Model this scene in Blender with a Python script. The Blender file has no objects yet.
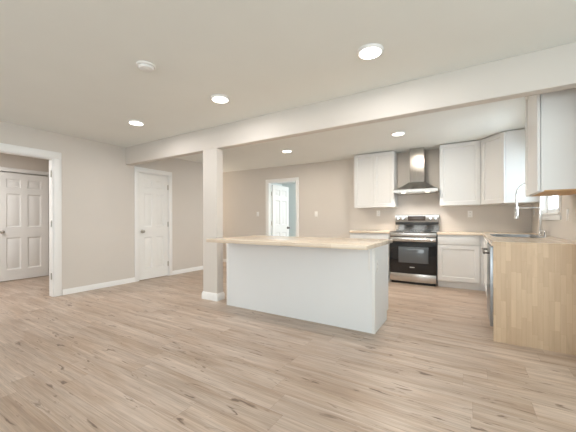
import bpy, bmesh, math, random
from mathutils import Matrix, Vector
random.seed(4)
PI = math.pi
scene = bpy.context.scene
COL = scene.collection

# ------------------------------------------------------------------ camera
YAW, ROLL, CAM_H = 0.5516, -0.0028, 1.117
cd = bpy.data.cameras.new('camera')
cd.sensor_width = 36.0
cd.lens = 295.55 / 576 * 36
cd.shift_y = 4.74 / 576
cd.clip_start = 0.02
cam = bpy.data.objects.new('camera', cd)
COL.objects.link(cam)
_r = Vector((math.cos(YAW), math.sin(YAW), 0)); _u = Vector((0, 0, 1))
_f = Vector((-math.sin(YAW), math.cos(YAW), 0))
_ix = _r * math.cos(ROLL) + _u * math.sin(ROLL)
_iy = -_r * math.sin(ROLL) + _u * math.cos(ROLL)
cm = Matrix.Identity(4)
for i in range(3):
    cm[i][0] = _ix[i]; cm[i][1] = _iy[i]; cm[i][2] = -_f[i]
cm[2][3] = CAM_H
cam.matrix_world = cm
scene.camera = cam

# ------------------------------------------------------------------ world, lights, exposure
scene.view_settings.view_transform = 'Standard'
scene.view_settings.look = 'None'
scene.view_settings.gamma = 1
scene.view_settings.use_curve_mapping = False
scene.view_settings.exposure = 0.0

w = bpy.data.worlds.new('daylight'); scene.world = w
w.use_nodes = True
wb = w.node_tree.nodes['Background']
wb.inputs[0].default_value = (0.72, 0.88, 1.0, 1)
wb.inputs[1].default_value = 10.5

def area(name, loc, rot, sx, sy, energy, color, shape='RECTANGLE', portal=False, parent=None):
    l = bpy.data.lights.new(name, 'AREA')
    l.shape = shape; l.size = sx; l.size_y = sy; l.energy = energy; l.color = color
    if portal: l.cycles.is_portal = True
    o = bpy.data.objects.new(name, l); COL.objects.link(o)
    o.location = loc; o.rotation_euler = rot
    return o
# unseen fill lights added in place of window daylight, behind and beside the camera
area('living_rear_fill', (-1.9, -3.5, 1.35), (PI/2, 0, 0), 5.0, 1.7, 100, (0.88, 0.96, 1.0))
area('living_side_fill', (2.1, 0.2, 1.45), (0, PI/2, 0), 1.4, 3.0, 64, (0.80, 0.95, 1.0))
area('kitchen_window_portal', (1.0, 4.815, 1.65), (0, PI/2, 0), 0.9, 0.97, 1, (1, 1, 1), portal=True)
area('bedroom_daylight', (-2.1, 8.2, 1.5), (0, PI/2, 0), 1.3, 1.2, 46, (0.90, 0.96, 1.0))
area('hall_fill', (-6.2, 0.9, 2.40), (0, 0, 0), 0.5, 0.5, 40, (0.98, 0.95, 0.93))  # unseen ceiling light added to brighten the hall
area('passage_fill', (-6.72, 5.55, 1.5), (0, -PI/2, 0), 1.6, 0.5, 14, (1.0, 0.88, 0.74))  # unseen upright light panel added to lift the far wall
LAMP_W, LAMP_COL = 10.5, (1.0, 0.97, 0.96)
KITCHEN_W, KITCHEN_COL = 21.0, (1.0, 0.89, 0.76)

# ------------------------------------------------------------------ materials
def newmat(name):
    m = bpy.data.materials.new(name); m.use_nodes = True
    return m, m.node_tree, m.node_tree.nodes['Principled BSDF']
def P(b, **k):
    for n, v in k.items():
        n = n.replace('_', ' ')
        if isinstance(v, tuple) and len(v) == 3: v = (*v, 1)
        b.inputs[n].default_value = v
def paint(name, col, rough=0.6, bump=0.0, bscale=200, var=0.02):
    m, t, b = newmat(name)
    P(b, Base_Color=col, Roughness=rough)
    tc = t.nodes.new('ShaderNodeTexCoord')
    nz = t.nodes.new('ShaderNodeTexNoise'); nz.inputs['Scale'].default_value = 3.0; nz.inputs['Detail'].default_value = 4
    t.links.new(tc.outputs['Object'], nz.inputs['Vector'])
    mx = t.nodes.new('ShaderNodeMix'); mx.data_type = 'RGBA'
    mx.inputs['A'].default_value = (*[c * (1 - var) for c in col], 1)
    mx.inputs['B'].default_value = (*[min(1, c * (1 + var)) for c in col], 1)
    t.links.new(nz.outputs['Fac'], mx.inputs['Factor'])
    t.links.new(mx.outputs['Result'], b.inputs['Base Color'])
    if bump:
        n2 = t.nodes.new('ShaderNodeTexNoise'); n2.inputs['Scale'].default_value = bscale; n2.inputs['Detail'].default_value = 3
        t.links.new(tc.outputs['Object'], n2.inputs['Vector'])
        bp = t.nodes.new('ShaderNodeBump'); bp.inputs['Strength'].default_value = bump; bp.inputs['Distance'].default_value = 0.002
        t.links.new(n2.outputs['Fac'], bp.inputs['Height']); t.links.new(bp.outputs['Normal'], b.inputs['Normal'])
    return m
def metal(name, col, rough, brushed=None):
    m, t, b = newmat(name)
    P(b, Base_Color=col, Roughness=rough, Metallic=1.0)
    if brushed:
        tc = t.nodes.new('ShaderNodeTexCoord'); mp = t.nodes.new('ShaderNodeMapping')
        mp.inputs['Scale'].default_value = brushed
        nz = t.nodes.new('ShaderNodeTexNoise'); nz.inputs['Scale'].default_value = 1; nz.inputs['Detail'].default_value = 2
        t.links.new(tc.outputs['Object'], mp.inputs['Vector']); t.links.new(mp.outputs[0], nz.inputs['Vector'])
        mr = t.nodes.new('ShaderNodeMapRange'); mr.inputs['To Min'].default_value = rough * 0.75; mr.inputs['To Max'].default_value = rough * 1.3
        t.links.new(nz.outputs['Fac'], mr.inputs['Value']); t.links.new(mr.outputs['Result'], b.inputs['Roughness'])
    return m
def glossy(name, col, rough, **k):
    m, t, b = newmat(name); P(b, Base_Color=col, Roughness=rough, **k); return m
def emit(name, col, s):
    m, t, b = newmat(name); P(b, Base_Color=col, Roughness=0.4, Emission_Color=col, Emission_Strength=s); return m

def planks(name, along, across, L, W, dark, light, seam, grain=0.5, streak=0.0, rough=0.45, seam_w=0.0015,
           spread=1.0, gscale=1.0, bump=0.15, along_f=1.0, knots=(0.60, 0.74), patch=None, kf=1.0):
    """boards laid along one axis: random tone per board, stretched grain, optional dark streaks and knots"""
    m, t, b = newmat(name); N = t.nodes; K = t.links
    tc = N.new('ShaderNodeTexCoord'); sp = N.new('ShaderNodeSeparateXYZ'); K.new(tc.outputs['Object'], sp.inputs[0])
    def math_(op, a, c=None):
        n = N.new('ShaderNodeMath'); n.operation = op
        for i, v in enumerate((a, c)):
            if v is None: continue
            if isinstance(v, (int, float)): n.inputs[i].default_value = v
            else: K.new(v, n.inputs[i])
        return n.outputs[0]
    def comb(x, y, z):
        n = N.new('ShaderNodeCombineXYZ')
        for i, v in enumerate((x, y, z)):
            if isinstance(v, (int, float)): n.inputs[i].default_value = v
            else: K.new(v, n.inputs[i])
        return n.outputs[0]
    A, B = sp.outputs[along], sp.outputs[across]
    bq = math_('DIVIDE', math_('ADD', B, 100.03), W); row = math_('FLOOR', bq); fb = math_('FRACT', bq)
    wn = N.new('ShaderNodeTexWhiteNoise'); wn.noise_dimensions = '1D'; K.new(row, wn.inputs['W'])
    aq = math_('ADD', math_('DIVIDE', math_('ADD', A, 100.0), L), math_('MULTIPLY', wn.outputs['Value'], 7.0))
    col = math_('FLOOR', aq); fa = math_('FRACT', aq)
    w2 = N.new('ShaderNodeTexWhiteNoise'); w2.noise_dimensions = '2D'
    K.new(comb(row, col, 0), w2.inputs['Vector']); rid = w2.outputs['Value']
    # grain, shifted per board
    gv = comb(math_('ADD', math_('MULTIPLY', A, 1.6 * gscale * along_f), math_('MULTIPLY', rid, 37.0)),
              math_('ADD', math_('MULTIPLY', B, 26 * gscale), math_('MULTIPLY', rid, 53.0)), math_('MULTIPLY', rid, 11.0))
    g = N.new('ShaderNodeTexNoise'); g.inputs['Scale'].default_value = 1; g.inputs['Detail'].default_value = 5
    g.inputs['Roughness'].default_value = 0.6; g.inputs['Distortion'].default_value = 0.6
    K.new(gv, g.inputs['Vector'])
    fac = math_('ADD', math_('MULTIPLY', math_('SUBTRACT', rid, 0.5), spread),
                math_('ADD', math_('MULTIPLY', math_('SUBTRACT', g.outputs['Fac'], 0.5), grain * 2), 0.5))
    cl = N.new('ShaderNodeClamp'); K.new(fac, cl.inputs['Value'])
    mx = N.new('ShaderNodeMix'); mx.data_type = 'RGBA'
    mx.inputs['A'].default_value = (*dark, 1); mx.inputs['B'].default_value = (*light, 1)
    K.new(cl.outputs[0], mx.inputs['Factor']); out = mx.outputs['Result']
    if patch:
        pv = comb(math_('ADD', math_('MULTIPLY', A, 1.1), math_('MULTIPLY', rid, 23.0)), math_('ADD', math_('MULTIPLY', B, 7.0), math_('MULTIPLY', rid, 71.0)), 8.1)
        pn = N.new('ShaderNodeTexNoise'); pn.inputs['Scale'].default_value = 1; pn.inputs['Detail'].default_value = 3; pn.inputs['Distortion'].default_value = 0.5
        K.new(pv, pn.inputs['Vector'])
        pr = N.new('ShaderNodeMapRange'); pr.inputs['From Min'].default_value = 0.36; pr.inputs['From Max'].default_value = 0.64
        K.new(pn.outputs['Fac'], pr.inputs['Value'])
        pm = N.new('ShaderNodeMix'); pm.data_type = 'RGBA'; pm.blend_type = 'MULTIPLY'; pm.inputs['Factor'].default_value = 1.0
        pc = N.new('ShaderNodeMix'); pc.data_type = 'RGBA'; pc.inputs['A'].default_value = (*patch[0], 1); pc.inputs['B'].default_value = (*patch[1], 1)
        K.new(pr.outputs['Result'], pc.inputs['Factor']); K.new(out, pm.inputs['A']); K.new(pc.outputs['Result'], pm.inputs['B']); out = pm.outputs['Result']
        fv = comb(math_('MULTIPLY', A, 5.0), math_('MULTIPLY', B, 150.0), rid)
        fn = N.new('ShaderNodeTexNoise'); fn.inputs['Scale'].default_value = 1; fn.inputs['Detail'].default_value = 2; K.new(fv, fn.inputs['Vector'])
        fr = N.new('ShaderNodeMapRange'); fr.inputs['From Min'].default_value = 0.3; fr.inputs['From Max'].default_value = 0.7; fr.inputs['To Min'].default_value = 0.84; fr.inputs['To Max'].default_value = 1.12
        K.new(fn.outputs['Fac'], fr.inputs['Value'])
        fm = N.new('ShaderNodeMix'); fm.data_type = 'RGBA'; fm.blend_type = 'MULTIPLY'; fm.inputs['Factor'].default_value = 1.0
        K.new(out, fm.inputs['A']); K.new(fr.outputs['Result'], fm.inputs['B']); out = fm.outputs['Result']
    if streak:
        sv = comb(math_('ADD', math_('MULTIPLY', A, 3.2 * kf), math_('MULTIPLY', rid, 91.0)),
                  math_('ADD', math_('MULTIPLY', B, 19.0 * kf), math_('MULTIPLY', rid, 17.0)), 3.3)
        s = N.new('ShaderNodeTexNoise'); s.inputs['Scale'].default_value = 1; s.inputs['Detail'].default_value = 3
        s.inputs['Distortion'].default_value = 0.9
        K.new(sv, s.inputs['Vector'])
        mr = N.new('ShaderNodeMapRange'); mr.inputs['From Min'].default_value = knots[0]; mr.inputs['From Max'].default_value = knots[1]
        mr.inputs['To Max'].default_value = streak; K.new(s.outputs['Fac'], mr.inputs['Value'])
        m2 = N.new('ShaderNodeMix'); m2.data_type = 'RGBA'; m2.inputs['B'].default_value = (dark[0] * 0.40, dark[1] * 0.33, dark[2] * 0.28, 1)
        K.new(out, m2.inputs['A']); K.new(mr.outputs['Result'], m2.inputs['Factor']); out = m2.outputs['Result']
    # seams
    e1 = math_('LESS_THAN', fb, seam_w / W); e2 = math_('LESS_THAN', fa, seam_w / L)
    e = math_('MULTIPLY', math_('MAXIMUM', e1, e2), 0.75)
    m3 = N.new('ShaderNodeMix'); m3.data_type = 'RGBA'; m3.inputs['B'].default_value = (*seam, 1)
    K.new(out, m3.inputs['A']); K.new(e, m3.inputs['Factor'])
    K.new(m3.outputs['Result'], b.inputs['Base Color'])
    b.inputs['Roughness'].default_value = rough
    if bump:
        bp = N.new('ShaderNodeBump'); bp.inputs['Strength'].default_value = bump; bp.inputs['Distance'].default_value = 0.002
        K.new(g.outputs['Fac'], bp.inputs['Height']); K.new(bp.outputs['Normal'], b.inputs['Normal'])
    return m

M = {}
M['wall'] = paint('greige_wall_paint', (0.68, 0.635, 0.585), 0.65, 0.10, 160)
M['bedroom'] = paint('pale_blue_wall_paint', (0.80, 0.85, 0.84), 0.65, 0.10, 160)
M['ceiling'] = paint('ceiling_paint', (0.83, 0.845, 0.815), 0.75, 0.15, 90)
M['trim'] = paint('white_trim_paint', (0.88, 0.875, 0.86), 0.35, var=0.01)
M['door'] = paint('white_door_paint', (0.86, 0.855, 0.835), 0.38, var=0.01)
M['cabinet'] = paint('white_cabinet_paint', (0.77, 0.77, 0.76), 0.33, var=0.01)
M['island'] = paint('white_island_panel', (0.83, 0.84, 0.845), 0.40, var=0.01)
M['plastic'] = glossy('white_plastic', (0.88, 0.87, 0.85), 0.3)
M['slot'] = glossy('dark_slot', (0.05, 0.05, 0.05), 0.6)
M['floor'] = planks('oak_vinyl_planks', 0, 1, 1.22, 0.178, (0.36, 0.275, 0.213), (0.655, 0.54, 0.45), (0.22, 0.15, 0.11),
                    grain=0.7, streak=0.85, rough=0.36, spread=0.16, seam_w=0.0012, gscale=1.0, along_f=0.7, knots=(0.63, 0.715),
                    kf=1.5, patch=((0.84, 0.77, 0.70), (1.04, 1.05, 1.06)))
WD, WL, WS = (0.70, 0.565, 0.43), (0.86, 0.75, 0.615), (0.45, 0.30, 0.17)
M['block_x'] = planks('butcher_block_along', 0, 1, 0.55, 0.042, WD, WL, WS, grain=0.35, rough=0.16, spread=0.7, seam_w=0.0012)
M['block_y'] = planks('butcher_block_across', 1, 0, 0.55, 0.042, WD, WL, WS, grain=0.35, rough=0.16, spread=0.7, seam_w=0.0012)
M['block_z'] = planks('butcher_block_upright', 2, 0, 0.25, 0.037, (0.54, 0.385, 0.255), (0.70, 0.54, 0.375), WS, grain=0.5, rough=0.45, spread=0.6, seam_w=0.001, streak=0.12)
M['ply'] = planks('raw_plywood', 1, 0, 2.0, 0.3, (0.45, 0.26, 0.11), (0.62, 0.40, 0.2), (0.4, 0.22, 0.1), grain=0.5, rough=0.6)
M['steel'] = metal('brushed_stainless', (0.60, 0.58, 0.555), 0.24, (3, 3, 260))
M['steel_side'] = metal('brushed_stainless_wide', (0.55, 0.535, 0.51), 0.22, (260, 260, 3))
M['steel_dark'] = metal('dark_stainless', (0.36, 0.385, 0.41), 0.3, (260, 260, 3))
M['steel_panel'] = metal('smooth_stainless', (0.42, 0.405, 0.385), 0.16, (40, 40, 2))
M['chrome'] = metal('chrome', (0.78, 0.78, 0.78), 0.12)
M['nickel'] = metal('satin_nickel', (0.52, 0.49, 0.45), 0.3)
M['dark_metal'] = metal('dark_bronze', (0.12, 0.11, 0.10), 0.35)
M['black_glass'] = glossy('black_glass', (0.012, 0.012, 0.014), 0.06)
M['oven_glass'] = glossy('oven_window_glass', (0.10, 0.115, 0.13), 0.05, Specular_IOR_Level=0.9)
M['black'] = glossy('black_enamel', (0.018, 0.018, 0.018), 0.3)
M['display'] = glossy('display_glass', (0.05, 0.04, 0.035), 0.1)
M['mark'] = glossy('pale_print', (0.6, 0.6, 0.6), 0.4)
M['lens'] = emit('lamp_lens', (1.0, 0.96, 0.9), 7.0)
M['hood_lens'] = emit('hood_lamp_lens', (1.0, 0.92, 0.8), 5.0)
m, t, b = newmat('window_glass')
g = t.nodes.new('ShaderNodeBsdfGlossy'); g.inputs['Roughness'].default_value = 0.02
tr = t.nodes.new('ShaderNodeBsdfTransparent'); ms = t.nodes.new('ShaderNodeMixShader'); ms.inputs[0].default_value = 0.06
t.links.new(tr.outputs[0], ms.inputs[1]); t.links.new(g.outputs[0], ms.inputs[2])
t.links.new(ms.outputs[0], t.nodes['Material Output'].inputs['Surface'])
M['glass'] = m

# ------------------------------------------------------------------ mesh helpers
class MB:
    def __init__(s): s.bm = bmesh.new()
    def box(s, x0, y0, z0, x1, y1, z1, bev=0.0, mat=None):
        x0, x1 = min(x0, x1), max(x0, x1); y0, y1 = min(y0, y1), max(y0, y1); z0, z1 = min(z0, z1), max(z0, z1)
        r = bmesh.ops.create_cube(s.bm, size=1.0)
        vs = r['verts']
        for v in vs:
            v.co = Vector(((x0 + x1) / 2 + v.co.x * (x1 - x0), (y0 + y1) / 2 + v.co.y * (y1 - y0), (z0 + z1) / 2 + v.co.z * (z1 - z0)))
        if bev:
            es = list({e for v in vs for e in v.link_edges})
            bb = bmesh.ops.bevel(s.bm, geom=es, offset=bev, segments=2, affect='EDGES', profile=0.5)
            vs = list({v for f in bb['faces'] for v in f.verts} | {v for v in vs if v.is_valid})
        if mat is not None:
            for v in vs: v.co = mat @ v.co
        return s
    def prism(s, poly, z0, z1):
        lo = [s.bm.verts.new((x, y, z0)) for x, y in poly]; hi = [s.bm.verts.new((x, y, z1)) for x, y in poly]
        n = len(poly)
        s.bm.faces.new(lo[::-1]); s.bm.faces.new(hi)
        for i in range(n): s.bm.faces.new((lo[i], lo[(i + 1) % n], hi[(i + 1) % n], hi[i]))
        return s
    def loft(s, loops, cap=True):
        R = [[s.bm.verts.new(p) for p in l] for l in loops]; n = len(R[0])
        for a, c in zip(R, R[1:]):
            for i in range(n): s.bm.faces.new((a[i], a[(i + 1) % n], c[(i + 1) % n], c[i]))
        if cap: s.bm.faces.new(R[0][::-1]); s.bm.faces.new(R[-1])
        return s
    def lathe(s, prof, centre, axis='z', seg=28):
        """prof: list of (radius, height along axis)"""
        c = Vector(centre); loops = []
        for r, h in prof:
            l = []
            for k in range(seg):
                a = 2 * PI * k / seg; p, q = max(r, 1e-5) * math.cos(a), max(r, 1e-5) * math.sin(a)
                l.append(c + Vector({'z': (p, q, h), 'x': (h, p, q), 'y': (q, h, p)}[axis]))
            loops.append(l)
        return s.loft(loops)
    def tube(s, pts, r, seg=12):
        pts = [Vector(p) for p in pts]; loops = []
        rr = r if isinstance(r, (list, tuple)) else [r] * len(pts)
        ref = None
        for i, p in enumerate(pts):
            d = (pts[min(i + 1, len(pts) - 1)] - pts[max(i - 1, 0)]).normalized()
            if ref is None: ref = Vector((0, 0, 1)) if abs(d.z) < 0.9 else Vector((1, 0, 0))
            a = d.cross(ref).normalized(); ref = a.cross(d).normalized()
            loops.append([p + (a * math.cos(2 * PI * k / seg) + ref * math.sin(2 * PI * k / seg)) * rr[i] for k in range(seg)])
        return s.loft(loops)
    def panel(s, mat, wd, ht, th, panels, levels, both=False):
        """door leaf, local x 0..wd, z 0..ht, front face y=0 facing -y, with recessed panels cut in"""
        eps = 1e-6
        xs = sorted({0, wd} | {p[0] for p in panels} | {p[1] for p in panels})
        zs = sorted({0, ht} | {p[2] for p in panels} | {p[3] for p in panels})
        def face(pts): s.bm.faces.new([s.bm.verts.new(mat @ Vector(p)) for p in pts])
        def inside(x, z): return any(p[0] - eps < x < p[1] + eps and p[2] - eps < z < p[3] + eps for p in panels)
        for sd in ((0, 1), (th, -1)):
            y0, sg = sd
            usep = (sg == 1 or both)
            def q(pts): face(pts if sg == 1 else pts[::-1])
            for i in range(len(xs) - 1):
                for j in range(len(zs) - 1):
                    cx, cz = (xs[i] + xs[i + 1]) / 2, (zs[j] + zs[j + 1]) / 2
                    if usep and inside(cx, cz): continue
                    q([(xs[i], y0, zs[j]), (xs[i + 1], y0, zs[j]), (xs[i + 1], y0, zs[j + 1]), (xs[i], y0, zs[j + 1])])
            if usep:
                for (a, c, d, e) in panels:
                    rings = []
                    for ins, dep in levels:
                        yy = y0 + sg * dep
                        rings.append([(a + ins, yy, d + ins), (c - ins, yy, d + ins), (c - ins, yy, e - ins), (a + ins, yy, e - ins)])
                    for r0, r1 in zip(rings, rings[1:]):
                        for k in range(4): q([r0[k], r0[(k + 1) % 4], r1[(k + 1) % 4], r1[k]])
                    q(rings[-1])
        for i in range(len(xs) - 1):
            face([(xs[i], 0, 0), (xs[i], th, 0), (xs[i + 1], th, 0), (xs[i + 1], 0, 0)])
            face([(xs[i], 0, ht), (xs[i + 1], 0, ht), (xs[i + 1], th, ht), (xs[i], th, ht)])
        for j in range(len(zs) - 1):
            face([(0, 0, zs[j]), (0, 0, zs[j + 1]), (0, th, zs[j + 1]), (0, th, zs[j])])
            face([(wd, 0, zs[j]), (wd, th, zs[j]), (wd, th, zs[j + 1]), (wd, 0, zs[j + 1])])
        bmesh.ops.remove_doubles(s.bm, verts=s.bm.verts, dist=1e-5)
        return s
    def build(s, name, mat, parent=None, world=True):
        bmesh.ops.recalc_face_normals(s.bm, faces=s.bm.faces)
        if parent is not None and world:
            off = Vector((0, 0, 0)); p = parent
            while p is not None: off += p.location; p = p.parent
            bmesh.ops.translate(s.bm, verts=s.bm.verts, vec=-off)
        me = bpy.data.meshes.new(name); s.bm.to_mesh(me); s.bm.free()
        me.materials.append(M[mat] if isinstance(mat, str) else mat)
        me.shade_smooth(); me.set_sharp_from_angle(angle=math.radians(32))
        o = bpy.data.objects.new(name, me); COL.objects.link(o)
        if parent is not None: o.parent = parent
        return o
def tag(o, label=None, cat=None, group=None, kind=None):
    for k, v in (('label', label), ('category', cat), ('group', group), ('kind', kind)):
        if v: o[k] = v
    return o
def thing(name, loc, label, cat, group=None, kind=None):
    o = bpy.data.objects.new(name, None); COL.objects.link(o); o.empty_display_size = 0.1
    o.location = loc
    return tag(o, label, cat, group, kind)
def struct(mb, name, mat, label=None, cat=None):
    return tag(mb.build(name, mat), label, cat, kind='structure')
def wall_y(mb, x0, x1, y0, y1, ops, z1):
    """wall running along Y, with openings (ya, yb, za, zb)"""
    y = y0
    for ya, yb, za, zb in sorted(ops):
        mb.box(x0, y, 0, x1, ya, z1)
        if za > 0: mb.box(x0, ya, 0, x1, yb, za)
        mb.box(x0, ya, zb, x1, yb, z1); y = yb
    mb.box(x0, y, 0, x1, y1, z1); return mb
def wall_x(mb, y0, y1, x0, x1, ops, z1):
    x = x0
    for xa, xb, za, zb in sorted(ops):
        mb.box(x, y0, 0, xa, y1, z1)
        if za > 0: mb.box(xa, y0, 0, xb, y1, za)
        mb.box(xa, y0, zb, xb, y1, z1); x = xb
    mb.box(x, y0, 0, x1, y1, z1); return mb

# ------------------------------------------------------------------ room shell
HC = 2.44
XL, XR = -5.254, 0.845
YB0, YB1 = 2.99, 3.10            # beam
ZB = 2.133
YK = 6.10                        # cabinet wall
struct(MB().box(-7.6, -3.8, -0.06, 2.4, 9.3, 0.0), 'floor', 'floor', 'grey brown oak plank floor running through the whole room', 'floor')
struct(MB().box(-7.6, -3.8, HC, 2.4, 9.3, HC + 0.06), 'ceiling', 'ceiling', 'smooth pale ceiling above living room and kitchen', 'ceiling')
T = 0.12
struct(wall_y(MB(), XL - T, XL, -3.7, 5.2, [(1.005, 1.915, 0, 2.058), (3.222, 3.878, 0, 2.052)], HC), 'wall_left', 'wall',
       'beige wall on the left with the open doorway and white door', 'wall')
struct(MB().box(-6.9, 5.08, 0, XL - T, 5.2, HC), 'wall_passage', 'wall', 'beige passage wall hidden round the left corner', 'wall')
struct(MB().box(-6.02, 3.7, 0, -5.9, 5.08, HC), 'wall_closet', 'wall', 'back wall of the closet behind the white closed door', 'wall')
struct(MB().box(-6.9, 5.2, 0, -6.78, 6.3, HC), 'wall_passage_end', 'wall', 'beige end wall of the side passage', 'wall')
struct(MB().box(-7.52, -0.8, 0, -7.4, 3.7, HC), 'wall_hall', 'wall', 'beige hall wall seen through the left doorway behind the hall door', 'wall')
struct(MB().box(-7.4, 3.58, 0, XL - T, 3.7, HC).box(-7.4, -0.8, 0, XL - T, -0.68, HC), 'wall_hall_end', 'wall', 'short end walls of the hall', 'wall')
struct(wall_x(MB(), -3.7, -3.58, XL, 2.2, [], HC), 'wall_rear', 'wall', 'beige wall behind the viewer', 'wall')
struct(MB().box(2.2, -3.7, 0, 2.32, YB1, HC).box(XR, YB0, 0, 2.2, YB1, HC), 'wall_living_right', 'wall', 'beige living room wall right of the picture', 'wall')
struct(MB().box(XL, YB0, ZB, XR, YB1, HC, 0.004), 'beam', 'wall', 'beige dropped beam crossing the ceiling between living room and kitchen', 'beam')
struct(MB().box(-3.278, YB0, 0, -3.003, YB1 + 0.008, ZB), 'column', 'wall', 'beige rectangular column carrying the ceiling beam left of the island', 'column')
# cabinet wall and right wall with the window
struct(MB().box(-2.2, YK, 0, XR + T, YK + 0.25, HC), 'wall_kitchen', 'wall', 'beige kitchen wall behind the range and upper cabinets', 'wall')
WY0, WY1, WZ0, WZ1 = 4.33, 5.30, 1.20, 2.10
struct(wall_y(MB(), XR, XR + T, YB1, YK, [(WY0, WY1, WZ0, WZ1)], HC), 'wall_right', 'wall', 'beige kitchen wall on the right with the window over the sink', 'wall')
# far wall with the open door, a few degrees off square
FA = math.atan(0.055)
FM = Matrix.Translation((-3.9, 6.0417, 0)) @ Matrix.Rotation(FA, 4, 'Z')
def place_far(o): o.matrix_world = FM; return o
DX0, DX1 = -0.385, 0.405
place_far(struct(wall_x(MB(), 0, T, -2.95, 1.69, [(DX0, DX1, 0, 2.075)], HC), 'wall_far', 'wall', 'tan far wall with the half hidden open white door', 'wall'))
struct(MB().box(-5.9, 9.0, 0, -1.9, 9.12, HC).box(-5.9, 6.35, 0, -5.78, 9.0, HC).box(-2.02, 6.5, 0, -1.9, 9.0, HC), 'wall_bedroom', 'bedroom',
       'pale blue grey walls of the room beyond the far door', 'wall')

# baseboards
def base_prof(mb, a0, a1, pos, side, axis, h=0.085, d=0.014):
    """baseboard with an eased top"""
    pr = [(0, 0), (d, 0), (d, h * 0.72), (d * 0.55, h * 0.86), (d * 0.4, h), (0, h)]
    loops = []
    for a in (a0, a1):
        loops.append([(pos + side * p, a, z) if axis == 'y' else (a, pos + side * p, z) for p, z in pr])
    return mb.loft(loops)
mb = MB(); base_prof(mb, 2.017, 3.150, XL, 1, 'y'); base_prof(mb, 3.951, 5.2, XL, 1, 'y'); base_prof(mb, -3.58, 0.90, XL, 1, 'y')
struct(mb, 'baseboard_left', 'trim', 'white baseboard along the left wall', 'baseboard')
mb = MB()
px0, px1, py0, py1 = -3.278, -3.003, YB0, YB1 + 0.008
def frame_loop(o, z): return [(px0 - o, py0 - o, z), (px1 + o, py0 - o, z), (px1 + o, py1 + o, z), (px0 - o, py1 + o, z)]
mb.loft([frame_loop(0.0005, 0), frame_loop(0.016, 0), frame_loop(0.016, 0.078), frame_loop(0.009, 0.092), frame_loop(0.007, 0.104), frame_loop(0.0005, 0.104)], cap=False)
struct(mb, 'baseboard_column', 'trim', 'white baseboard wrapped round the foot of the column', 'baseboard')
mb = MB(); base_prof(mb, -2.9, DX0 - 0.07, 0, -1, 'x'); base_prof(mb, DX1 + 0.07, 1.69, 0, -1, 'x')
place_far(struct(mb, 'baseboard_far', 'trim', 'white baseboard along the far wall', 'baseboard'))
mb = MB(); base_prof(mb, -0.68, 1.72, -7.4, 1, 'y'); base_prof(mb, 2.69, 3.58, -7.4, 1, 'y')
struct(mb, 'baseboard_hall', 'trim', 'white baseboard in the hall', 'baseboard')

# ------------------------------------------------------------------ doors
def six_panels(wd, ht):
    st = 0.115 * wd / 0.8 + 0.01; mid = 0.105 * wd / 0.8
    c0, c1 = st, (wd - mid) / 2; c2, c3 = (wd + mid) / 2, wd - st
    rows = [(0.20, 0.80), (1.00, 1.63), (1.745, ht - 0.115)]
    return [(a, c, d, e) for (a, c) in ((c0, c1), (c2, c3)) for (d, e) in rows]
RAISED = [(0, 0), (0.005, 0.008), (0.016, 0.014), (0.024, 0.014), (0.046, 0.004)]
def door_leaf(root, wd, ht, th, knob_x=None, hinge_x=None, knob_mat='nickel', hinge_side=-1):
    """children of root, in the local frame of root (not rotated while building)"""
    I = Matrix.Identity(4)
    MB().panel(Matrix.Translation((0, 0, 0.012)), wd, ht, th, six_panels(wd, ht), RAISED, both=True).build('slab', 'door', root, world=False)
    if knob_x is not None:
        kb = MB()
        for yy, sg in ((0, -1), (th, 1)):
            kb.lathe([(0.0, 0), (0.031, 0), (0.033, 0.004), (0.028, 0.009), (0.012, 0.012), (0.011, 0.03), (0.022, 0.036), (0.028, 0.046), (0.027, 0.058), (0.017, 0.066), (0.0, 0.067)]
                     if sg > 0 else [(0.0, 0), (0.031, 0), (0.033, -0.004), (0.028, -0.009), (0.012, -0.012), (0.011, -0.03), (0.022, -0.036), (0.028, -0.046), (0.027, -0.058), (0.017, -0.066), (0.0, -0.067)],
                     (knob_x, yy, 0.925), 'y', 20)
        kb.build('door_knob', knob_mat, root, world=False)
    if hinge_x is not None:
        yy = -0.006 if hinge_side < 0 else th + 0.006
        for z in (0.25, 1.05, 1.80):
            h = MB(); h.lathe([(0.0075, -0.048), (0.0075, 0.048)], (hinge_x, yy, z), 'z', 10)
            h.lathe([(0.004, 0.048), (0.006, 0.053), (0.0, 0.056)], (hinge_x, yy, z), 'z', 10)
            h.box(hinge_x - 0.012, yy - 0.002 * hinge_side * 0, z - 0.045, hinge_x + 0.012, yy - hinge_side * 0.004, z + 0.045)
            h.build('hinge', 'nickel', root, world=False)
def put(root, loc, rz): root.location = loc; root.rotation_euler = (0, 0, rz)

# casing + jamb lining along a wall that runs in Y
def casing_y(name, face, side, ya, yb, zt, cw, label, thick=T, reveal=0.006, jamb=0.018, back=True):
    mb = MB()
    f0, f1 = face, face + side * 0.018
    for (p, q) in ((ya - cw + reveal, ya + reveal), (yb - reveal, yb + cw - reveal)):
        mb.box(f0, p, 0, f1, q, zt - reveal, 0.004)
    mb.box(f0, ya - cw + reveal, zt - reveal, f1, yb + cw - reveal, zt + cw - reveal, 0.004)
    b0, b1 = face, face - side * thick
    mb.box(b0, ya, 0, b1, ya + jamb, zt); mb.box(b0, yb - jamb, 0, b1, yb, zt); mb.box(b0, ya + jamb, zt - jamb, b1, yb - jamb, zt)
    if back:
        g0, g1 = b1, b1 - side * 0.016
        mb.box(g0, ya - cw, 0, g1, ya + 0.002, zt); mb.box(g0, yb - 0.002, 0, g1, yb + cw, zt); mb.box(g0, ya - cw, zt, g1, yb + cw, zt + cw)
    return struct(mb, name, 'trim', label, 'door trim')
t1 = casing_y('trim_1', XL, 1, 1.005, 1.915, 2.058, 0.098, 'white casing round the open doorway at far left', back=False)
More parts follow.
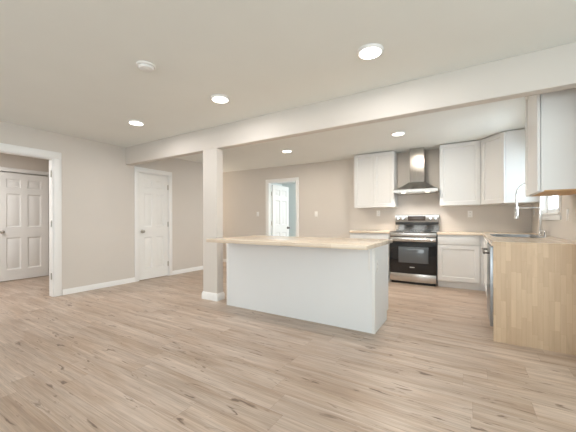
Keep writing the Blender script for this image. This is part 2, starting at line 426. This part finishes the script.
casing_y('trim_2', XL, 1, 3.222, 3.878, 2.052, 0.078, 'white casing round the closed six panel door beside the beam', back=False)
d1 = thing('door_1', (0, 0, 0), 'white closed six panel door with satin knob in the left wall under the beam', 'door', kind='structure')
dw = 3.878 - 3.222 - 0.042
door_leaf(d1, dw, 2.015, 0.035, knob_x=0.058, hinge_x=dw + 0.002)
# leaf faces +X: rotate so that local -y points to +X
put(d1, (XL - 0.004, 3.243, 0), PI / 2)

# hall door on the hall wall
casing_y('trim_3', -7.4, 1, 1.80, 2.61, 2.062, 0.075, 'white casing of the hall door seen through the doorway', thick=0.0001, back=False)
d2 = thing('door_2', (0, 0, 0), 'cream six panel hall door seen through the open doorway at far left', 'door', kind='structure')
door_leaf(d2, 0.768, 2.02, 0.034, knob_x=0.06, hinge_x=None)
put(d2, (-7.364, 1.821, 0), PI / 2)
# bare hinges left on the right jamb of the open doorway
for z in (0.30, 1.08, 1.82):
    h = MB().box(XL - 0.060, 1.8935, z - 0.045, XL - 0.030, 1.8968, z + 0.045).lathe([(0.007, -0.046), (0.007, 0.046)], (XL - 0.024, 1.889, z), 'z', 10)
    h.lathe([(0.004, 0.046), (0.006, 0.051), (0.0, 0.054)], (XL - 0.024, 1.889, z), 'z', 10)
    h.build('hinge', 'nickel', t1)

# far door: casing in far wall frame, leaf open into the bedroom
mb = MB(); cw = 0.066
for (p, q) in ((DX0 - cw, DX0 + 0.006), (DX1 - 0.006, DX1 + cw)): mb.box(p, 0, 0, q, -0.018, 2.075, 0.004)
mb.box(DX0 - cw, 0, 2.069, DX1 + cw, -0.018, 2.075 + cw, 0.004)
mb.box(DX0, 0, 0, DX0 + 0.018, T, 2.075).box(DX1 - 0.018, 0, 0, DX1, T, 2.075).box(DX0 + 0.018, 0, 2.057, DX1 - 0.018, T, 2.075)
place_far(struct(mb, 'trim_4', 'trim', 'white casing round the open door in the far wall', 'door trim'))
d3 = thing('door_3', (0, 0, 0), 'white six panel door standing open into the pale blue room in the far wall', 'door', kind='structure')
door_leaf(d3, 0.745, 2.02, 0.035, knob_x=0.68, hinge_x=-0.004, knob_mat='dark_metal', hinge_side=1)
hp = FM @ Vector((DX0 + 0.062, T + 0.004, 0))
put(d3, hp, FA + math.radians(86))

# ------------------------------------------------------------------ window over the sink
win = thing('window_1', (XR + 0.06, 4.815, WZ0), 'small white framed window over the sink, half hidden by the upper cabinet', 'window', kind='structure')
mb = MB()
mb.box(XR + 0.004, WY0, WZ0, XR + T, WY0 + 0.015, WZ1).box(XR + 0.004, WY1 - 0.015, WZ0, XR + T, WY1, WZ1)
mb.box(XR + 0.004, WY0 + 0.015, WZ1 - 0.015, XR + T, WY1 - 0.015, WZ1)
mb.build('jamb', 'trim', win)
MB().box(XR - 0.030, WY0 - 0.05, WZ0 - 0.02, XR + T, WY1 + 0.05, WZ0 + 0.004, 0.004).build('window_sill', 'trim', win)
mb = MB(); mb.box(XR - 0.018, WY0 - 0.055, WZ0 - 0.082, XR, WY1 + 0.055, WZ0 - 0.021, 0.003)
mb.box(XR - 0.018, WY0 - 0.055, WZ0 + 0.005, XR, WY0 + 0.004, WZ1 + 0.055, 0.003)
mb.box(XR - 0.018, WY1 - 0.004, WZ0 + 0.005, XR, WY1 + 0.055, WZ1 + 0.055, 0.003)
mb.box(XR - 0.018, WY0 + 0.004, WZ1 - 0.004, XR, WY1 - 0.004, WZ1 + 0.055, 0.003)
mb.build('casing', 'trim', win)
def sash(x, z0, z1):
    s = MB(); a, c = WY0 + 0.016, WY1 - 0.016; k = 0.042
    s.box(x, a, z0, x + 0.03, c, z0 + k + 0.012, 0.003).box(x, a, z1 - k, x + 0.03, c, z1, 0.003)
    s.box(x, a, z0 + k + 0.012, x + 0.03, a + k, z1 - k, 0.003).box(x, c - k, z0 + k + 0.012, x + 0.03, c, z1 - k, 0.003)
    for i in (1, 2):
        yy = a + k + (c - a - 2 * k) * i / 3; s.box(x + 0.008, yy - 0.007, z0 + k, x + 0.022, yy + 0.007, z1 - k)
    zz = (z0 + z1) / 2 + 0.005; s.box(x + 0.009, a + k, zz - 0.007, x + 0.021, c - k, zz + 0.007)
    o = s.build('sash', 'trim', win)
    MB().box(x + 0.013, a + k, z0 + k, x + 0.017, c - k, z1 - k).build('pane', 'glass', o)
sash(XR + 0.055, WZ0 + 0.005, 1.66); sash(XR + 0.086, 1.62, WZ1 - 0.016)

# ------------------------------------------------------------------ cabinets
SHAKER = [(0, 0), (0.008, 0.012)]
def shaker(root, M4, wd, ht, name='door', rail=0.062, th=0.02, mat='cabinet', inset=0.0):
    mb = MB(); mb.panel(M4, wd, ht, th, [(rail, wd - rail, rail, ht - rail)], SHAKER)
    return mb.build(name, mat, root)
def front(x, y, z): return Matrix.Translation((x, y, z))
def facing_left(x, y, z): return Matrix.Translation((x, y, z)) @ Matrix.Rotation(-PI / 2, 4, 'Z')   # local x runs to -Y
UT, UB = 2.428, 1.372
g = 0.003
# upper cabinets on the kitchen wall
YU = YK - 0.332
u1 = thing('upper_cabinet', (-1.595, YK, UB), 'white two door upper cabinet left of the range hood', 'cabinet', 'upper cabinets')
MB().box(-1.978, YU + 0.022, UB, -1.213, YK, UT, 0.0015).build('body', 'cabinet', u1)
for x0, x1 in ((-1.978, -1.597), (-1.594, -1.213)): shaker(u1, front(x0, YU, UB + 0.002), x1 - x0, UT - UB - 0.006)
u2 = thing('upper_cabinet', (-0.144, YK, UB), 'white single door upper cabinet right of the range hood', 'cabinet', 'upper cabinets')
MB().box(-0.445, YU + 0.022, UB, 0.155, YK, UT, 0.0015).build('body', 'cabinet', u2)
shaker(u2, front(-0.445, YU, UB + 0.002), 0.598, UT - UB - 0.006)
u3 = thing('upper_cabinet', (0.6, 5.8, UB), 'white corner upper cabinet with an angled door', 'cabinet', 'upper cabinets')
a, c = Vector((0.159, YU + 0.022)), Vector((0.452, 5.405))
MB().prism([(0.159, YK), tuple(a), tuple(c), (XR, 5.405), (XR, YK)], UB, UT).build('body', 'cabinet', u3)
dv = (c - a); L = dv.length; th = math.atan2(dv.y, dv.x); n = Vector((math.sin(th), -math.cos(th)))
o2 = a + n * 0.022 + dv.normalized() * 0.030
shaker(u3, Matrix.Translation((o2.x, o2.y, UB + 0.002)) @ Matrix.Rotation(th, 4, 'Z'), L - 0.036, UT - UB - 0.006)
u4 = thing('upper_cabinet', (0.7, 3.63, 1.36), 'white upper cabinet hanging at the right picture edge over the wooden end panel', 'cabinet', 'upper cabinets')
R0 = 1.362
MB().box(0.542, 3.303, R0 + 0.012, XR, 3.955, UT).build('body', 'cabinet', u4)
MB().box(0.522, 3.300, R0, 0.5415, 3.958, UT, 0.001).build('face_frame', 'cabinet', u4)
tag(MB().box(0.5425, 3.303, R0 + 0.001, XR - 0.001, 3.954, R0 + 0.0115).build('bottom_panel', 'ply', u4), 'bare wood underside')
shaker(u4, facing_left(0.498, 3.957, R0 + 0.002), 0.655, UT - R0 - 0.006)

# base cabinets
CT0, CT1 = 0.879, 0.917
YF = 5.525
def base_unit(x0, x1, label):
    r = thing('base_cabinet', ((x0 + x1) / 2, YK, 0), label, 'cabinet', 'base cabinets')
    MB().box(x0, YF + 0.022, 0.105, x1, YK - 0.004, CT0, 0.001).build('body', 'cabinet', r)
    MB().box(x0, YF + 0.07, 0.0, x1, YF + 0.085, 0.105).build('toe_kick', 'cabinet', r)
    return r
b1 = base_unit(-1.99, -1.252, 'white base cabinet between the island end and the range')
MB().box(-1.987, YF, 0.715, -1.255, YF + 0.02, CT0 - 0.004, 0.002).build('drawer_front', 'cabinet', b1)
for x0, x1 in ((-1.987, -1.6225), (-1.6195, -1.255)): shaker(b1, front(x0, YF, 0.125), x1 - x0, 0.585)
b2 = base_unit(-0.463, 0.135, 'white base cabinet with drawer and single shaker door right of the range')
MB().box(-0.460, YF, 0.715, 0.130, YF + 0.02, CT0 - 0.004, 0.002).build('drawer_front', 'cabinet', b2)
shaker(b2, front(-0.460, YF, 0.125), 0.590, 0.585)
XF = 0.205
b3 = thing('base_cabinet', (0.5, 5.5, 0), 'white corner base cabinet where the two worktops meet', 'cabinet', 'base cabinets')
MB().prism([(0.138, YK - 0.004), (0.138, YF + 0.012), (XF, YF + 0.012), (XF, 5.075), (XR - 0.004, 5.075), (XR - 0.004, YK - 0.004)], 0.105, CT0).build('body', 'cabinet', b3)
MB().prism([(0.138, YK - 0.004), (0.138, YF + 0.07), (XF + 0.06, YF + 0.07), (XF + 0.06, 5.075), (XR - 0.004, 5.075), (XR - 0.004, YK - 0.004)], 0.0, 0.105).build('toe_kick', 'cabinet', b3)
shaker(b3, facing_left(XF - 0.022, YF - 0.02, 0.125), 0.42, 0.74)
b4 = thing('base_cabinet', (0.5, 4.5, 0), 'white sink base cabinet beyond the dishwasher', 'cabinet', 'base cabinets')
y0, y1 = 3.985, 5.072
mb = MB(); mb.box(XF, y0, 0.105, XR - 0.004, y0 + 0.018, CT0).box(XF, y1 - 0.018, 0.105, XR - 0.004, y1, CT0).box(XF, y0 + 0.018, 0.105, XR - 0.004, y1 - 0.018, 0.123)
mb.box(XR - 0.014, y0 + 0.018, 0.123, XR - 0.004, y1 - 0.018, CT0).box(XF, y0 + 0.018, 0.8, XF + 0.018, y1 - 0.018, CT0)
mb.build('body', 'cabinet', b4)
MB().box(XF + 0.06, y0, 0, XF + 0.075, y1, 0.105).build('toe_kick', 'cabinet', b4)
MB().box(XF - 0.022, y0 + 0.003, 0.715, XF - 0.002, y1 - 0.003, CT0 - 0.004, 0.002).build('drawer_front', 'cabinet', b4)
hw = (y1 - y0 - 0.009) / 2
for k in range(2): shaker(b4, facing_left(XF - 0.022, y1 - 0.003 - k * (hw + 0.003), 0.125), hw, 0.585)

# worktops
wt = thing('worktop', (0.5, 5.0, CT0), 'butcher block worktop with the sink, running round the kitchen corner', 'worktop')
SX0, SX1, SY0, SY1 = 0.265, 0.700, 4.38, 5.03
XC0, YC0 = 0.170, 3.3515
mb = MB()
mb.box(XC0, YC0, CT0, XR, SY0, CT1).box(XC0, SY1, CT0, XR, YK - 0.602, CT1).box(XC0, SY0, CT0, SX0, SY1, CT1).box(SX1, SY0, CT0, XR, SY1, CT1)
mb.build('slab', 'block_y', wt)
MB().box(-0.470, YK - 0.600, CT0, XR, YK, CT1, 0.002).build('slab', 'block_x', wt)
t = tag(MB().box(-1.99, YK - 0.600, CT0, -1.250, YK, CT1, 0.003).build('worktop', 'block_x'), 'short butcher block worktop left of the range', 'worktop')
t = tag(MB().box(0.184, 3.316, 0, XR - 0.004, 3.351, CT1, 0.002).build('end_panel', 'block_z'), 'tall butcher block end panel closing the right hand cabinet run', 'end panel')

# sink and faucet
sk = thing('sink', (0.5, 4.64, CT1), 'stainless steel sink set in the worktop under the window', 'sink')
mb = MB()
def rl(x0, y0, x1, y1, z, r=0.05, n=5):
    out = []
    for cx, cy, a0 in ((x1 - r, y1 - r, 0), (x0 + r, y1 - r, PI / 2), (x0 + r, y0 + r, PI), (x1 - r, y0 + r, 1.5 * PI)):
        for k in range(n + 1):
            a_ = a0 + PI / 2 * k / n; out.append((cx + r * math.cos(a_), cy + r * math.sin(a_), z))
    return out
B = 0.005
mb.loft([rl(SX0 + 2*B, SY0 + 2*B, SX1 - 2*B, SY1 - 2*B, CT1 - 0.20, 0.04), rl(SX0 + B, SY0 + B, SX1 - B, SY1 - B, CT1 - 0.02), rl(SX0 + B, SY0 + B, SX1 - B, SY1 - B, CT1 + 0.001),
         rl(SX0 - 0.028, SY0 - 0.028, SX1 + 0.028, SY1 + 0.028, CT1 + 0.001), rl(SX0 - 0.026, SY0 - 0.026, SX1 + 0.026, SY1 + 0.026, CT1 + 0.006),
         rl(SX0 + 0.004 + B, SY0 + 0.004 + B, SX1 - 0.004 - B, SY1 - 0.004 - B, CT1 + 0.006), rl(SX0 + 0.008 + B, SY0 + 0.008 + B, SX1 - 0.008 - B, SY1 - 0.008 - B, CT1 - 0.02),
         rl(SX0 + 0.016, SY0 + 0.016, SX1 - 0.016, SY1 - 0.016, CT1 - 0.19, 0.04)], cap=True)
mb.build('basin', 'steel_dark', sk)
MB().lathe([(0, 0), (0.042, 0), (0.045, 0.003), (0.03, 0.004), (0.0, 0.002)], ((SX0 + SX1) / 2, 4.70, CT1 - 0.188), 'z', 20).build('drain', 'chrome', sk)
fx, fy, fz = 0.762, 4.86, CT1
fc = thing('faucet', (fx, fy, fz), 'tall chrome spring neck faucet with pull down spray head at the sink', 'faucet')
mb = MB(); mb.lathe([(0.0, 0), (0.030, 0), (0.031, 0.006), (0.024, 0.012), (0.020, 0.02), (0.0205, 0.10), (0.0175, 0.11), (0.0165, 0.34), (0.0, 0.34)], (fx, fy, fz), 'z', 20)
mb.build('base', 'chrome', fc)
hx, hy = -0.245, -0.03
pts = [(fx, fy, fz + 0.10)]
pts += [(fx, fy, fz + 0.2), (fx, fy, fz + 0.52)]
rr = 0.15
for k in range(1, 13):
    a_ = PI * k / 12
    pts.append((fx + hx / 2 - hx / 2 * math.cos(a_), fy + hy / 2 * (1 - math.cos(a_)), fz + 0.52 + rr * math.sin(a_)))
pts.append((fx + hx, fy + hy, fz + 0.375))
MB().tube(pts, 0.0105, 12).build('neck', 'chrome', fc)
mb = MB()
sp = []
N = len(pts)
for i in range(2, N - 1):
    for k in range(10):
        p = Vector(pts[i]).lerp(Vector(pts[i + 1]), k / 10); d = (Vector(pts[i + 1]) - Vector(pts[i])).normalized()
        e1 = Vector((0, 1, 0)); e2 = d.cross(e1).normalized(); ph = len(sp) * PI / 3
        sp.append(p + (e1 * math.cos(ph) + e2 * math.sin(ph)) * 0.0135)
mb.tube(sp, 0.003, 6).build('spring', 'chrome', fc)
ex, ey, ez = fx + hx, fy + hy, fz + 0.38
MB().lathe([(0.0, 0.0), (0.014, 0.0), (0.017, -0.03), (0.022, -0.045), (0.023, -0.13), (0.026, -0.15), (0.024, -0.165), (0.0, -0.165)], (ex, ey, ez), 'z', 18).build('spray_head', 'chrome', fc)
mb = MB().tube([(fx, fy, fz + 0.355), (ex + 0.02, ey, fz + 0.355)], 0.006, 8)
mb.lathe([(0.019, -0.012), (0.019, 0.012)], (fx, fy, fz + 0.355), 'z', 14)
mb.lathe([(0.026, -0.008), (0.026, 0.008)], (ex, ey, fz + 0.355), 'z', 16); mb.build('support_arm', 'chrome', fc)
mb = MB().tube([(fx, fy - 0.018, fz + 0.06), (fx, fy - 0.045, fz + 0.062)], 0.011, 12).tube([(fx, fy - 0.040, fz + 0.062), (fx - 0.012, fy - 0.052, fz + 0.11)], [0.006, 0.004], 8)
mb.build('handle', 'chrome', fc)
mb = MB().lathe([(0.0, 0), (0.022, 0), (0.022, 0.004), (0.012, 0.01), (0.011, 0.055), (0.014, 0.06), (0.012, 0.072), (0, 0.074)], (0.775, 4.66, CT1), 'z', 16)
mb.tube([(0.775, 4.66, CT1 + 0.066), (0.74, 4.66, CT1 + 0.072), (0.715, 4.66, CT1 + 0.064)], 0.005, 8)
tag(mb.build('soap_dispenser', 'chrome'), 'small chrome soap pump beside the faucet', 'soap dispenser')

# ------------------------------------------------------------------ dishwasher
dwr = thing('dishwasher', (0.5, 3.68, 0), 'stainless dishwasher seen edge on beside the wooden end panel', 'dishwasher')
MB().box(0.215, 3.376, 0.10, 0.80, 3.978, 0.868).build('tub', 'black', dwr)
MB().box(0.162, 3.378, 0.115, 0.213, 3.976, 0.868, 0.003).build('door', 'steel_dark', dwr)
mb = MB().tube([(0.118, 3.44, 0.80), (0.118, 3.914, 0.80)], 0.012, 12)
for yy in (3.46, 3.894): mb.tube([(0.162, yy, 0.80), (0.118, yy, 0.80)], 0.008, 8)
mb.build('handle', 'dark_metal', dwr)
MB().box(0.255, 3.38, 0.0, 0.27, 3.974, 0.10).build('toe_kick', 'black', dwr)

# ------------------------------------------------------------------ range
rg = thing('range', (-0.858, 5.8, 0), 'freestanding stainless electric range with black glass oven door', 'range')
x0, x1 = -1.238, -0.478
RF = 5.515
MB().box(x0, RF + 0.045, 0.03, x1, YK - 0.006, 0.905).build('body', 'black', rg)
MB().box(x0, RF + 0.01, 0.9055, x1, 6.02, 0.918, 0.003).build('cooktop', 'black_glass', rg)
for cx, cy, r in ((-1.05, 5.68, 0.10), (-0.67, 5.68, 0.085), (-1.05, 5.91, 0.075), (-0.67, 5.91, 0.10)):
    MB().lathe([(r - 0.004, 0), (r, 0), (r, 0.0006), (r - 0.004, 0.0006), (r - 0.004, 0)], (cx, cy, 0.9182), 'z', 30).build('burner_ring', 'mark', rg)
MB().box(x0, RF + 0.006, 0.832, x1, RF + 0.044, 0.905, 0.003).build('front_fascia', 'steel', rg)
dr = MB().box(x0 + 0.003, RF + 0.002, 0.195, x1 - 0.003, RF + 0.043, 0.745, 0.003).build('oven_door', 'black_glass', rg)
MB().box(x0 + 0.003, RF, 0.747, x1 - 0.003, RF + 0.043, 0.823, 0.003).build('door_top_band', 'steel', dr)
MB().box(-1.085, RF - 0.0015, 0.375, -0.60, RF + 0.0018, 0.655, 0.001).build('oven_window', 'oven_glass', dr)
mb = MB().tube([(x0 + 0.03, RF - 0.052, 0.785), (x1 - 0.03, RF - 0.052, 0.785)], 0.0135, 14)
for xx in (x0 + 0.055, x1 - 0.055): mb.tube([(xx, RF, 0.785), (xx, RF - 0.05, 0.785)], 0.010, 10)
mb.build('oven_handle', 'steel', dr)
MB().box(-0.898, RF - 0.0002, 0.293, -0.818, RF + 0.0018, 0.305).build('emblem', 'mark', dr)
MB().box(x0 + 0.003, RF + 0.002, 0.045, x1 - 0.003, RF + 0.043, 0.187, 0.003).build('storage_drawer', 'steel', rg)
MB().box(x0 + 0.02, RF + 0.055, 0.0, x1 - 0.02, YK - 0.05, 0.03).build('foot_rail', 'black', rg)
bg = MB().loft([[(x, 6.022, 0.9), (x, 6.022, 1.03), (x, 6.004, 1.085), (x, 6.004, 1.212), (x, 6.02, 1.222), (x, YK - 0.006, 1.222), (x, YK - 0.006, 0.9)] for x in (x0, x1)]).build('backguard', 'steel_panel', rg)
MB().box(x0 + 0.004, 5.994, 1.035, x1 - 0.004, 6.0215, 1.082, 0.002).build('vent_strip', 'black', bg)
MB().box(-1.01, 5.9965, 1.112, -0.70, 6.012, 1.198, 0.001).build('display', 'display', bg)
for kx in (-1.178, -1.09, -0.615, -0.527):
    kn = MB().lathe([(0.0, 0.02), (0.027, 0.02), (0.027, 0.0), (0.021, -0.004), (0.019, -0.026), (0.016, -0.03), (0.0, -0.03)], (kx, 5.998, 1.155), 'y', 22)
    kn.box(kx - 0.003, 5.964, 1.138, kx + 0.003, 5.9705, 1.172)
    kn.build('knob', 'chrome', bg)

# ------------------------------------------------------------------ range hood
hd = thing('range_hood', (-0.83, YK, 1.62), 'stainless chimney range hood on the wall above the range', 'range hood')
hx0, hx1, hy0 = -1.196, -0.462, YK - 0.475
def rect(x0, x1, y0, z): return [(x0, y0, z), (x1, y0, z), (x1, YK - 0.001, z), (x0, YK - 0.001, z)]
MB().loft([rect(hx0, hx1, hy0, 1.622), rect(hx0, hx1, hy0, 1.672)]).build('rim', 'steel', hd)
cx0, cx1, cy0 = -0.945, -0.700, YK - 0.275
ls = []
for k in range(7):
    f = k / 6; e = 1 - (1 - f) ** 1.35
    ls.append(rect(hx0 + (cx0 - 0.008 - hx0) * f, hx1 + (cx1 + 0.008 - hx1) * f, hy0 + (cy0 - 0.008 - hy0) * f, 1.6725 + 0.145 * (f ** 1.25)))
MB().loft(ls).build('canopy', 'steel', hd)
MB().loft([rect(cx0, cx1, cy0, 1.815), rect(cx0, cx1, cy0, HC - 0.002)]).build('chimney', 'steel_panel', hd)
MB().box(hx0 + 0.05, hy0 + 0.10, 1.612, hx1 - 0.05, YK - 0.06, 1.6215).build('filter', 'nickel', hd)
for lx in (-1.03, -0.63):
    MB().lathe([(0.0, 0), (0.032, 0), (0.032, -0.006), (0.0, -0.006)], (lx, hy0 + 0.055, 1.6215), 'z', 18).build('lamp', 'hood_lens', hd)
    l = bpy.data.lights.new('hood_lamp', 'SPOT'); l.energy = 19; l.color = (1.0, 0.92, 0.85); l.spot_size = 2.6; l.spot_blend = 1.0; l.shadow_soft_size = 0.03
    o = bpy.data.objects.new('hood_lamp', l); COL.objects.link(o); o.parent = hd; o.location = (lx + 0.83, hy0 + 0.055 - YK, -0.02)
for k in range(5): MB().lathe([(0.0, 0.0), (0.008, 0.0), (0.008, -0.004), (0.0, -0.004)], (-0.91 + k * 0.04, hy0 - 0.0005, 1.647), 'y', 12).build('button', 'chrome', hd)

# ------------------------------------------------------------------ island
ix0, ix1, iy0, iy1 = -2.755, -0.800, 2.917, 3.49
ZI0, ZI1 = 0.862, 0.901
isl = thing('island_cabinet', ((ix0 + ix1) / 2, 3.2, 0), 'long white kitchen island base with a plain panelled front', 'island')
MB().box(ix0 + 0.018, iy0 + 0.018, 0.10, ix1 - 0.018, iy1, ZI0).build('body', 'cabinet', isl)
MB().box(ix0 + 0.026, iy0 + 0.004, 0.0, ix1 - 0.026, iy0 + 0.018, ZI0).build('front_panel', 'island', isl)
MB().box(ix0, iy0 + 0.028, 0.0, ix0 + 0.0175, iy1 - 0.07, ZI0).box(ix0, iy1 - 0.07, 0.1, ix0 + 0.0175, iy1, ZI0).build('side_panel', 'island', isl)
MB().box(ix1 - 0.0175, iy0 + 0.028, 0.0, ix1, iy1 - 0.07, ZI0).box(ix1 - 0.0175, iy1 - 0.07, 0.1, ix1, iy1, ZI0).build('side_panel', 'island', isl)
for a_, c_ in ((ix0 - 0.003, ix0 + 0.026), (ix1 - 0.026, ix1 + 0.003)):
    MB().box(a_, iy0, 0, c_, iy0 + 0.028, ZI0, 0.002).build('corner_trim', 'trim', isl)
MB().box(ix0 + 0.02, iy1 - 0.085, 0, ix1 - 0.02, iy1 - 0.07, 0.10).build('toe_kick', 'island', isl)
wd = (ix1 - ix0 - 0.012) / 4
for k in range(4):
    xx = ix1 - 0.003 - k * (wd + 0.002)
    M4 = Matrix.Translation((xx, iy1 + 0.021, 0.12)) @ Matrix.Rotation(PI, 4, 'Z')
    shaker(isl, M4, wd, 0.58)
    MB().box(xx - wd, iy1 + 0.001, 0.705, xx, iy1 + 0.021, ZI0 - 0.004, 0.002).build('drawer_front', 'cabinet', isl)
for bx in (ix1 - 0.050,):
    mb = MB().box(bx - 0.008, iy0 - 0.003, 0.62, bx + 0.008, iy0 + 0.0035, ZI0 - 0.0005, 0.001).box(bx - 0.008, iy0 - 0.25, ZI0 - 0.007, bx + 0.008, iy0 - 0.0031, ZI0 - 0.0005, 0.001)
    mb.build('support_bracket', 'plastic', isl)
tag(MB().box(-2.71, 2.520, ZI0, -0.755, 3.515, ZI1, 0.003).build('worktop', 'block_x'), 'long butcher block worktop on the white island', 'worktop')

# ------------------------------------------------------------------ outlets and switches
def plate(name, kind, label, cat, loc, rz, wd=0.072, ht=0.116):
    r = thing(name, (0, 0, 0), label, cat, 'wall plates')
    MB().box(-wd / 2, -0.006, -ht / 2, wd / 2, 0, ht / 2, 0.0022).build('plate', 'plastic', r, world=False)
    if kind == 'outlet':
        for z in (-0.024, 0.024):
            o = MB().box(-0.017, -0.0085, z - 0.014, 0.017, -0.0062, z + 0.014, 0.001).build('receptacle', 'plastic', r, world=False)
            MB().box(-0.008, -0.0089, z - 0.004, -0.0055, -0.0086, z + 0.006).box(0.0055, -0.0089, z - 0.004, 0.008, -0.0086, z + 0.006).build('slot', 'slot', o, world=False)
    else:
        MB().box(-0.017, -0.008, -0.033, 0.017, -0.0062, 0.033, 0.0008).build('rocker', 'plastic', r, world=False)
    r.location = loc; r.rotation_euler = (0, 0, rz); return r
plate('outlet', 'outlet', 'white outlet under the upper cabinet left of the hood', 'outlet', (-1.588, YK, 1.262), 0)
plate('outlet', 'outlet', 'white outlet on kitchen wall right of the range, under the single door cabinet', 'outlet', (0.003, YK, 1.226), 0)
plate('light_switch', 'switch', 'white light switch left of the open far door', 'light switch', FM @ Vector((-0.695, 0, 1.288)), FA)
plate('light_switch', 'switch', 'white light switch right of the open far door', 'light switch', FM @ Vector((0.91, 0, 1.27)), FA)
plate('light_switch', 'switch', 'white light switch right of the kitchen window', 'light switch', (XR, 4.03, 1.167), -PI / 2)
plate('outlet', 'outlet', 'white outlet in the kitchen corner left of the window, behind the faucet', 'outlet', (XR, 5.86, 1.225), -PI / 2)
plate('outlet', 'outlet', 'white outlet on the right end of the island', 'outlet', (ix1, 3.0, 0.655), PI / 2)

# ------------------------------------------------------------------ ceiling fixtures
def downlight(x, y, label, power, color):
    r = thing('ceiling_light', (x, y, HC), label, 'ceiling light', 'ceiling lights')
    MB().lathe([(0.0835, -0.020), (0.087, -0.021), (0.096, -0.012), (0.100, -0.003), (0.099, 0.0), (0.0835, 0.0)], (x, y, HC), 'z', 40).build('trim_ring', 'trim', r)
    MB().lathe([(0.0, -0.010), (0.083, -0.010), (0.083, -0.020), (0.06, -0.0235), (0.0, -0.024)], (x, y, HC), 'z', 36).build('lens', 'lens', r)
    l = bpy.data.lights.new('lamp', 'AREA'); l.shape = 'DISK'; l.size = 0.13; l.energy = power; l.color = color
    o = bpy.data.objects.new('lamp', l); COL.objects.link(o); o.parent = r; o.location = (0, 0, -0.027)
for x, y, lb in ((-3.79, 2.30, 'lit round ceiling light at the left, near the beam over the doorway'),
                 (-2.287, 2.33, 'lit round ceiling light in front of the beam above the column'),
                 (-0.659, 2.30, 'largest lit round ceiling light, in the living room nearest the viewer'),
                 (-2.93, 4.73, 'lit round ceiling light in the kitchen near the far door'),
                 (-0.923, 4.68, 'lit round ceiling light in the kitchen in front of the hood')):
    downlight(x, y, lb, *((LAMP_W, LAMP_COL) if y < 3 else (KITCHEN_W, KITCHEN_COL)))
sd = thing('smoke_detector', (-2.341, 1.509, HC), 'white round smoke detector on the living room ceiling', 'smoke detector')
MB().lathe([(0.0, 0.0), (0.076, 0.0), (0.076, -0.010), (0.072, -0.013), (0.0, -0.013)], (-2.341, 1.509, HC), 'z', 36).build('base_plate', 'plastic', sd)
MB().lathe([(0.0, -0.0135), (0.060, -0.0135), (0.060, -0.020), (0.054, -0.030), (0.044, -0.034), (0.0, -0.035)], (-2.341, 1.509, HC), 'z', 36).build('sensor_cover', 'plastic', sd)
MB().lathe([(0.0, -0.0352), (0.012, -0.0352), (0.011, -0.038), (0.0, -0.0385)], (-2.341 + 0.02, 1.509, HC), 'z', 16).build('test_button', 'plastic', sd)
